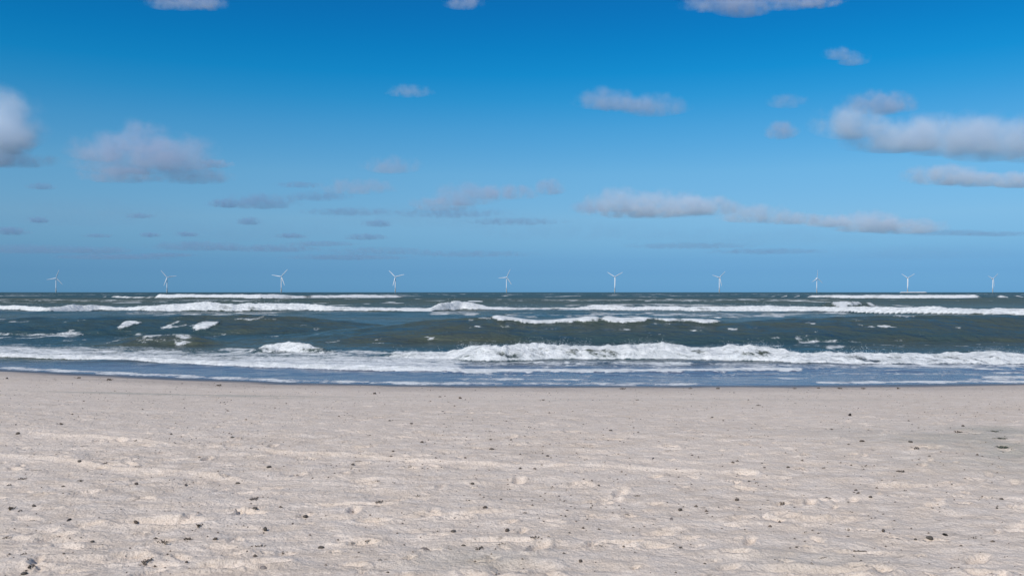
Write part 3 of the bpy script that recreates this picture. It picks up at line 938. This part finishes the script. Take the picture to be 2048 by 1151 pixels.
# labels: which part of the sand, then the order from the left there
NTH = ['leftmost', 'second from left', 'third from left', 'fourth from left', 'fifth from left', 'sixth from left', 'seventh from left', 'eighth from left', 'ninth from left', 'tenth from left',
       'eleventh from left', 'twelfth from left']
cells = {}
for b in BITS:
    o, kd, px, row, lab = b
    nm, pool, cat, gen, grp = KINDS[kd]
    tag(o, lab, cat, grp)
    if lab: continue
    dp = 'by the wet edge' if row < 800 else 'on the far sand' if row < 880 else 'on the middle sand' if row < 960 else 'on the near sand' if row < 1050 else 'at the bottom'
    hz = ['at far left', 'left', 'left of centre', 'right of centre', 'right', 'at far right'][min(5, max(0, int(px / 341.4)))]
    cells.setdefault((kd, dp, hz), []).append(b)
for (kd, dp, hz), bs in cells.items():
    what = {'p': 'small dark pebble', 'w': 'dark seaweed scrap', 'g': 'flat green weed scrap', 't': 'thin dark twig', 's': 'small dull shell'}[kd]
    bs.sort(key=lambda q: q[2])
    for k, b in enumerate(bs):
        b[0]['label'] = f'{what} {dp}, {hz}' + (f', {NTH[k]} there' if len(bs) > 1 else '')

# grit and shell crumbs too small to pick apart
r = random.Random(3)
bm = bmesh.new()
for i in range(5200):
    y = 5.0 + 24 * r.random() ** 1.25
    x = r.uniform(-.64, .64) * y
    if vnoise(np.array([x / 1.3]), np.array([y / 1.1]), 2)[0] < r.uniform(.15, .75): continue
    s = r.uniform(.0035, .010) * (1 + y / 45) * (1.6 if r.random() < .08 else 1)
    z = sand_z(x, y)
    c = Vector((x, y, z + s * .2))
    vv = [bm.verts.new(c + Vector((r.uniform(.6, 1.4) * s * a, r.uniform(.5, 1.1) * s * b, r.uniform(.4, .9) * s * k))) for a, b, k in ((1, 0, 0), (-1, 0, 0), (0, 1, 0), (0, -1, 0), (0, 0, 1), (0, 0, -1))]
    for a, b, k in ((0, 2, 4), (2, 1, 4), (1, 3, 4), (3, 0, 4), (2, 0, 5), (1, 2, 5), (3, 1, 5), (0, 3, 5)):
        bm.faces.new((vv[a], vv[b], vv[k]))
tag(link('grit', bm_mesh('grit', bm, M_PEB2, False)), 'fine dark grit and shell crumbs strewn across the dry sand', 'grit', kind='stuff')

# ------------------------------------------------------------------ clouds: real volumes hanging over the sea
def cloud_material(name, col, absorb):
    m = bpy.data.materials.new(name)
    m.use_nodes = True
    n, l = m.node_tree.nodes, m.node_tree.links
    n.remove(n['Principled BSDF'])
    out = n['Material Output']
    pv = N(n, 'ShaderNodeVolumePrincipled')
    pv.inputs['Color'].default_value = (*col, 1)
    pv.inputs['Absorption Color'].default_value = (*absorb, 1)
    pv.inputs['Anisotropy'].default_value = 0.0
    tc = N(n, 'ShaderNodeTexCoord')
    oi = N(n, 'ShaderNodeObjectInfo')
    sp = N(n, 'ShaderNodeSeparateColor')
    l.new(oi.outputs['Color'], sp.inputs[0])
    ln = N(n, 'ShaderNodeVectorMath', operation='LENGTH')
    l.new(tc.outputs['Object'], ln.inputs[0])
    cb = N(n, 'ShaderNodeCombineXYZ')
    asp = math_n(n, l, 'MULTIPLY', sp.outputs[1], 10.0)
    l.new(asp, cb.inputs[0]); cb.inputs[1].default_value = 1.6; cb.inputs[2].default_value = 1.0
    mv = N(n, 'ShaderNodeVectorMath', operation='MULTIPLY')
    l.new(tc.outputs['Object'], mv.inputs[0]); l.new(cb.outputs[0], mv.inputs[1])
    off = N(n, 'ShaderNodeVectorMath', operation='ADD')
    rv = N(n, 'ShaderNodeCombineXYZ')
    l.new(math_n(n, l, 'MULTIPLY', oi.outputs['Random'], 90.0), rv.inputs[0])
    l.new(mv.outputs[0], off.inputs[0]); l.new(rv.outputs[0], off.inputs[1])
    t = N(n, 'ShaderNodeTexNoise', Scale=1.25, Detail=5.0, Roughness=.62)
    l.new(off.outputs[0], t.inputs['Vector'])
    sep = N(n, 'ShaderNodeSeparateXYZ')
    l.new(tc.outputs['Object'], sep.inputs[0])
    a = math_n(n, l, 'MULTIPLY_ADD', t.outputs['Fac'], 3.6, -1.8 + .55)
    a = math_n(n, l, 'SUBTRACT', a, math_n(n, l, 'POWER', ln.outputs['Value'], 2.0))
    a = math_n(n, l, 'ADD', a, .22)
    d = maprange(n, l, a, 0.0, 1.1)
    edge = maprange(n, l, ln.outputs['Value'], .99, .55)
    d = math_n(n, l, 'MULTIPLY', d, edge)
    l.new(math_n(n, l, 'MULTIPLY', d, sp.outputs[0]), pv.inputs['Density'])
    l.new(pv.outputs[0], out.inputs['Volume'])
    return m


def puff_me(seed):
    r_ = random.Random(seed)
    bm = bmesh.new()
    bmesh.ops.create_icosphere(bm, subdivisions=4, radius=1.0)
    lob = [(Vector((r_.gauss(0, 1), r_.gauss(0, 1), abs(r_.gauss(0, .8)))).normalized(), r_.uniform(.05, .16), r_.uniform(6, 18)) for _ in range(16)]
    for v in bm.verts:
        d = v.co.normalized()
        k = .90 + sum(a * math.exp(-q * (1 - d.dot(c))) for c, a, q in lob)
        v.co = d * min(k, 1.08)
        if v.co.z < 0: v.co.z *= .55
    return bm


M_CLOUD = cloud_material('cloud_vapour', (.86, .92, .98), (0, 0, 0))
M_FAR = cloud_material('haze_tinted_cloud_vapour', (.44, .61, .80), (0, 0, 0))  # distance haze put into the colour: blue-grey vapour for the far clouds
M_THIN = cloud_material('thin_cloud_vapour', (.74, .79, .90), (0, 0, 0))
PUFFS = [bm_mesh('puff', puff_me(s), M_CLOUD) for s in range(5)]
THINPUFFS = [bm_mesh('puff', puff_me(s + 9), M_THIN) for s in range(4)]
FARPUFFS = [bm_mesh('puff', puff_me(s + 5), M_FAR) for s in range(3)]
# each cloud: label, optical thickness, puffs (px, row, width px, height px) as seen in the photograph
CLOUDS = [
    ('grey cloud cut by the top edge of the sky at upper left', 1.6, [(350, -2, 120, 36), (410, 2, 76, 30)]),
    ('small grey cloud cut by the top edge near the middle', 1.3, [(928, 2, 74, 30)]),
    ('long grey cloud cut by the top edge at upper right', 1.8, [(1440, -2, 150, 40), (1490, 6, 110, 44), (1570, -4, 150, 34), (1640, -2, 90, 26)]),
    ('bright rounded cloud cut by the left edge', 2.8, [(8, 232, 128, 120), (-60, 245, 170, 150), (20, 275, 90, 60)]),
    ('thin flat cloud under the bright rounded one at the left edge', 1.2, [(30, 316, 150, 34), (-60, 310, 160, 50)]),
    ('wide faint lavender cloud in the left sky', 1.5, [(280, 268, 120, 64), (265, 312, 250, 60), (350, 300, 170, 76), (235, 345, 160, 34), (200, 290, 120, 60)]),
    ('faint grey cloud joined to the lower right of the lavender cloud', 1.3, [(385, 346, 160, 40), (430, 325, 70, 18)]),
    ('tiny faint cloud high above the centre', .8, [(820, 180, 90, 26)]),
    ('faint pinkish pair of puffs high right of centre', 1.1, [(1208, 194, 116, 46), (1310, 205, 130, 46), (1255, 205, 120, 34)]),
    ('large bright cloud bank cut by the right edge', 2.3, [(1695, 240, 130, 70), (1790, 262, 190, 76), (1890, 262, 210, 90), (1985, 268, 170, 96), (2070, 272, 190, 96)]),
    ('grey puff sitting on top of the large right cloud bank', 2.0, [(1760, 202, 140, 48)]),
    ('small puff just left of the large right cloud bank', 1.4, [(1562, 258, 66, 38)]),
    ('very faint wisp above and left of the large right bank', .55, [(1575, 200, 80, 30)]),
    ('small faint wisp high in the upper right sky', .8, [(1678, 105, 60, 26), (1708, 114, 60, 28)]),
    ('low bright cloud below the large bank at the right edge', 2.4, [(1890, 346, 150, 44), (1960, 355, 140, 30), (2035, 357, 110, 34)]),
    ('bright flat cumulus right of centre, low in the sky', 2.1, [(1240, 396, 140, 52), (1330, 402, 190, 56), (1410, 408, 140, 42), (1300, 420, 240, 24)]),
    ('small faint scrap left of the bright flat cumulus', 1.2, [(1178, 412, 70, 28)]),
    ('pale cloud right of the bright flat cumulus', 1.7, [(1510, 424, 150, 40), (1590, 434, 130, 26)]),
    ('tapering pale cloud low in the right sky', 2.2, [(1730, 440, 150, 46), (1810, 448, 170, 34), (1660, 440, 110, 26)]),
    ('faint long cloud over the centre with a bump at its right end', 1.2, [(930, 384, 140, 50), (1010, 380, 150, 32), (1100, 370, 60, 36), (880, 405, 130, 28)]),
    ('small faint puff above the centre left', 1.0, [(782, 326, 110, 38)]),
    ('flat faint cloud under the small centre-left puff', 1.0, [(715, 370, 160, 32)]),
    ('flat grey cloud in the left sky under the lavender one', 1.1, [(520, 400, 150, 32), (450, 404, 70, 20)]),
    ('thin grey streak in the far left sky', .9, [(82, 371, 60, 14)]),
    ('small dark scrap low at the far left', 1.2, [(76, 438, 44, 14)]),
    ('dark flat scrap low at the left edge', 1.3, [(22, 460, 74, 18)]),
    ('thin grey scrap low in the left sky above the second turbine', .9, [(280, 430, 60, 12)]),
    ('small grey scrap above the third turbine', 1.0, [(498, 440, 50, 18)]),
    ('small grey scrap above the fourth turbine', 1.0, [(755, 445, 60, 16)]),
    ('flat grey scrap left of and above the fourth turbine', 1.0, [(732, 472, 84, 14)]),
    ('small dark scrap above the second turbine', 1.2, [(300, 468, 40, 11)]),
    ('small dark scrap right of the one above the second turbine', 1.2, [(374, 467, 44, 11)]),
    ('flat dark scrap above the third turbine, nearer the horizon', 1.1, [(582, 470, 64, 11)]),
    ('thin dark scrap low above the first turbines', .9, [(196, 470, 60, 9)]),
    ('long flat grey streak low above the second and third turbines', 1.0, [(400, 490, 200, 20), (540, 494, 200, 16)]),
    ('long flat grey streak low above the first turbine', .9, [(60, 496, 220, 20), (190, 498, 140, 16)]),
    ('faint flat streak low above the fourth and fifth turbines', .6, [(760, 500, 220, 16), (940, 505, 260, 14)]),
    ('thin blue-grey streak low between the first and second turbines', 1.0, [(230, 512, 240, 12), (330, 508, 120, 9)]),
    ('thin blue-grey streak low between the third and fourth turbines', .9, [(640, 486, 150, 11), (690, 512, 260, 12)]),
    ('ragged grey-blue streak over the centre left', .8, [(640, 390, 130, 20), (700, 420, 190, 16), (600, 368, 90, 12)]),
    ('ragged grey-blue streak low over the centre', .8, [(900, 424, 220, 18), (1030, 440, 200, 14)]),
    ('thin blue-grey streak low between the sixth and eighth turbines', .7, [(1380, 490, 260, 12), (1540, 500, 240, 12)]),
    ('very thin veil of cloud low in the left sky', .2, [(180, 420, 420, 60), (480, 455, 420, 46)]),
    ('very thin veil of cloud low over the centre', .2, [(860, 430, 460, 46), (1150, 455, 500, 40)]),
    ('very thin veil of cloud low in the right sky', .2, [(1500, 470, 520, 40), (1850, 500, 420, 34)]),
    ('faint flat streak low in the right sky', .7, [(1900, 464, 190, 12), (2000, 466, 140, 10)]),
]
THIN = {0, 1, 2, 4, 5, 6, 7, 8, 10, 11, 12, 13, 16, 19, 20, 21}
for ci, (lab, tau, puffs) in enumerate(CLOUDS):
    if ci >= 22 and 'veil' not in lab: tau *= 1.5
    base = max(p[1] + p[3] / 2 for p in puffs)
    d = 900.0 * FPX / (HROW - base)
    cx = (puffs[0][0] - 1024) / FPX * d
    root = empty('cloud', (cx, d, 900.0))
    tag(root, lab, 'cloud', 'scattered clouds over the sea')
    for k, (px, row, w_, h_) in enumerate(puffs):
        o = link('puff', FARPUFFS[(ci + k) % 3] if ci >= 22 else THINPUFFS[(ci + k) % 4] if ci in THIN else PUFFS[(ci + k) % 5], None, root)
        sx, sz = .72 * w_ * d / FPX, .78 * h_ * d / FPX
        dep = max(sz * 1.3, sx * .55)
        o.location = ((px - 1024) / FPX * d - cx, (k % 2) * .2 * dep, EYE + (HROW - row) / FPX * d - 900.0 - sz * .2)
        o.scale = (sx, dep, sz)
        o.color = (tau * .8 / (1.1 * dep), min(1, .1 * sx / sz), 0, 1)
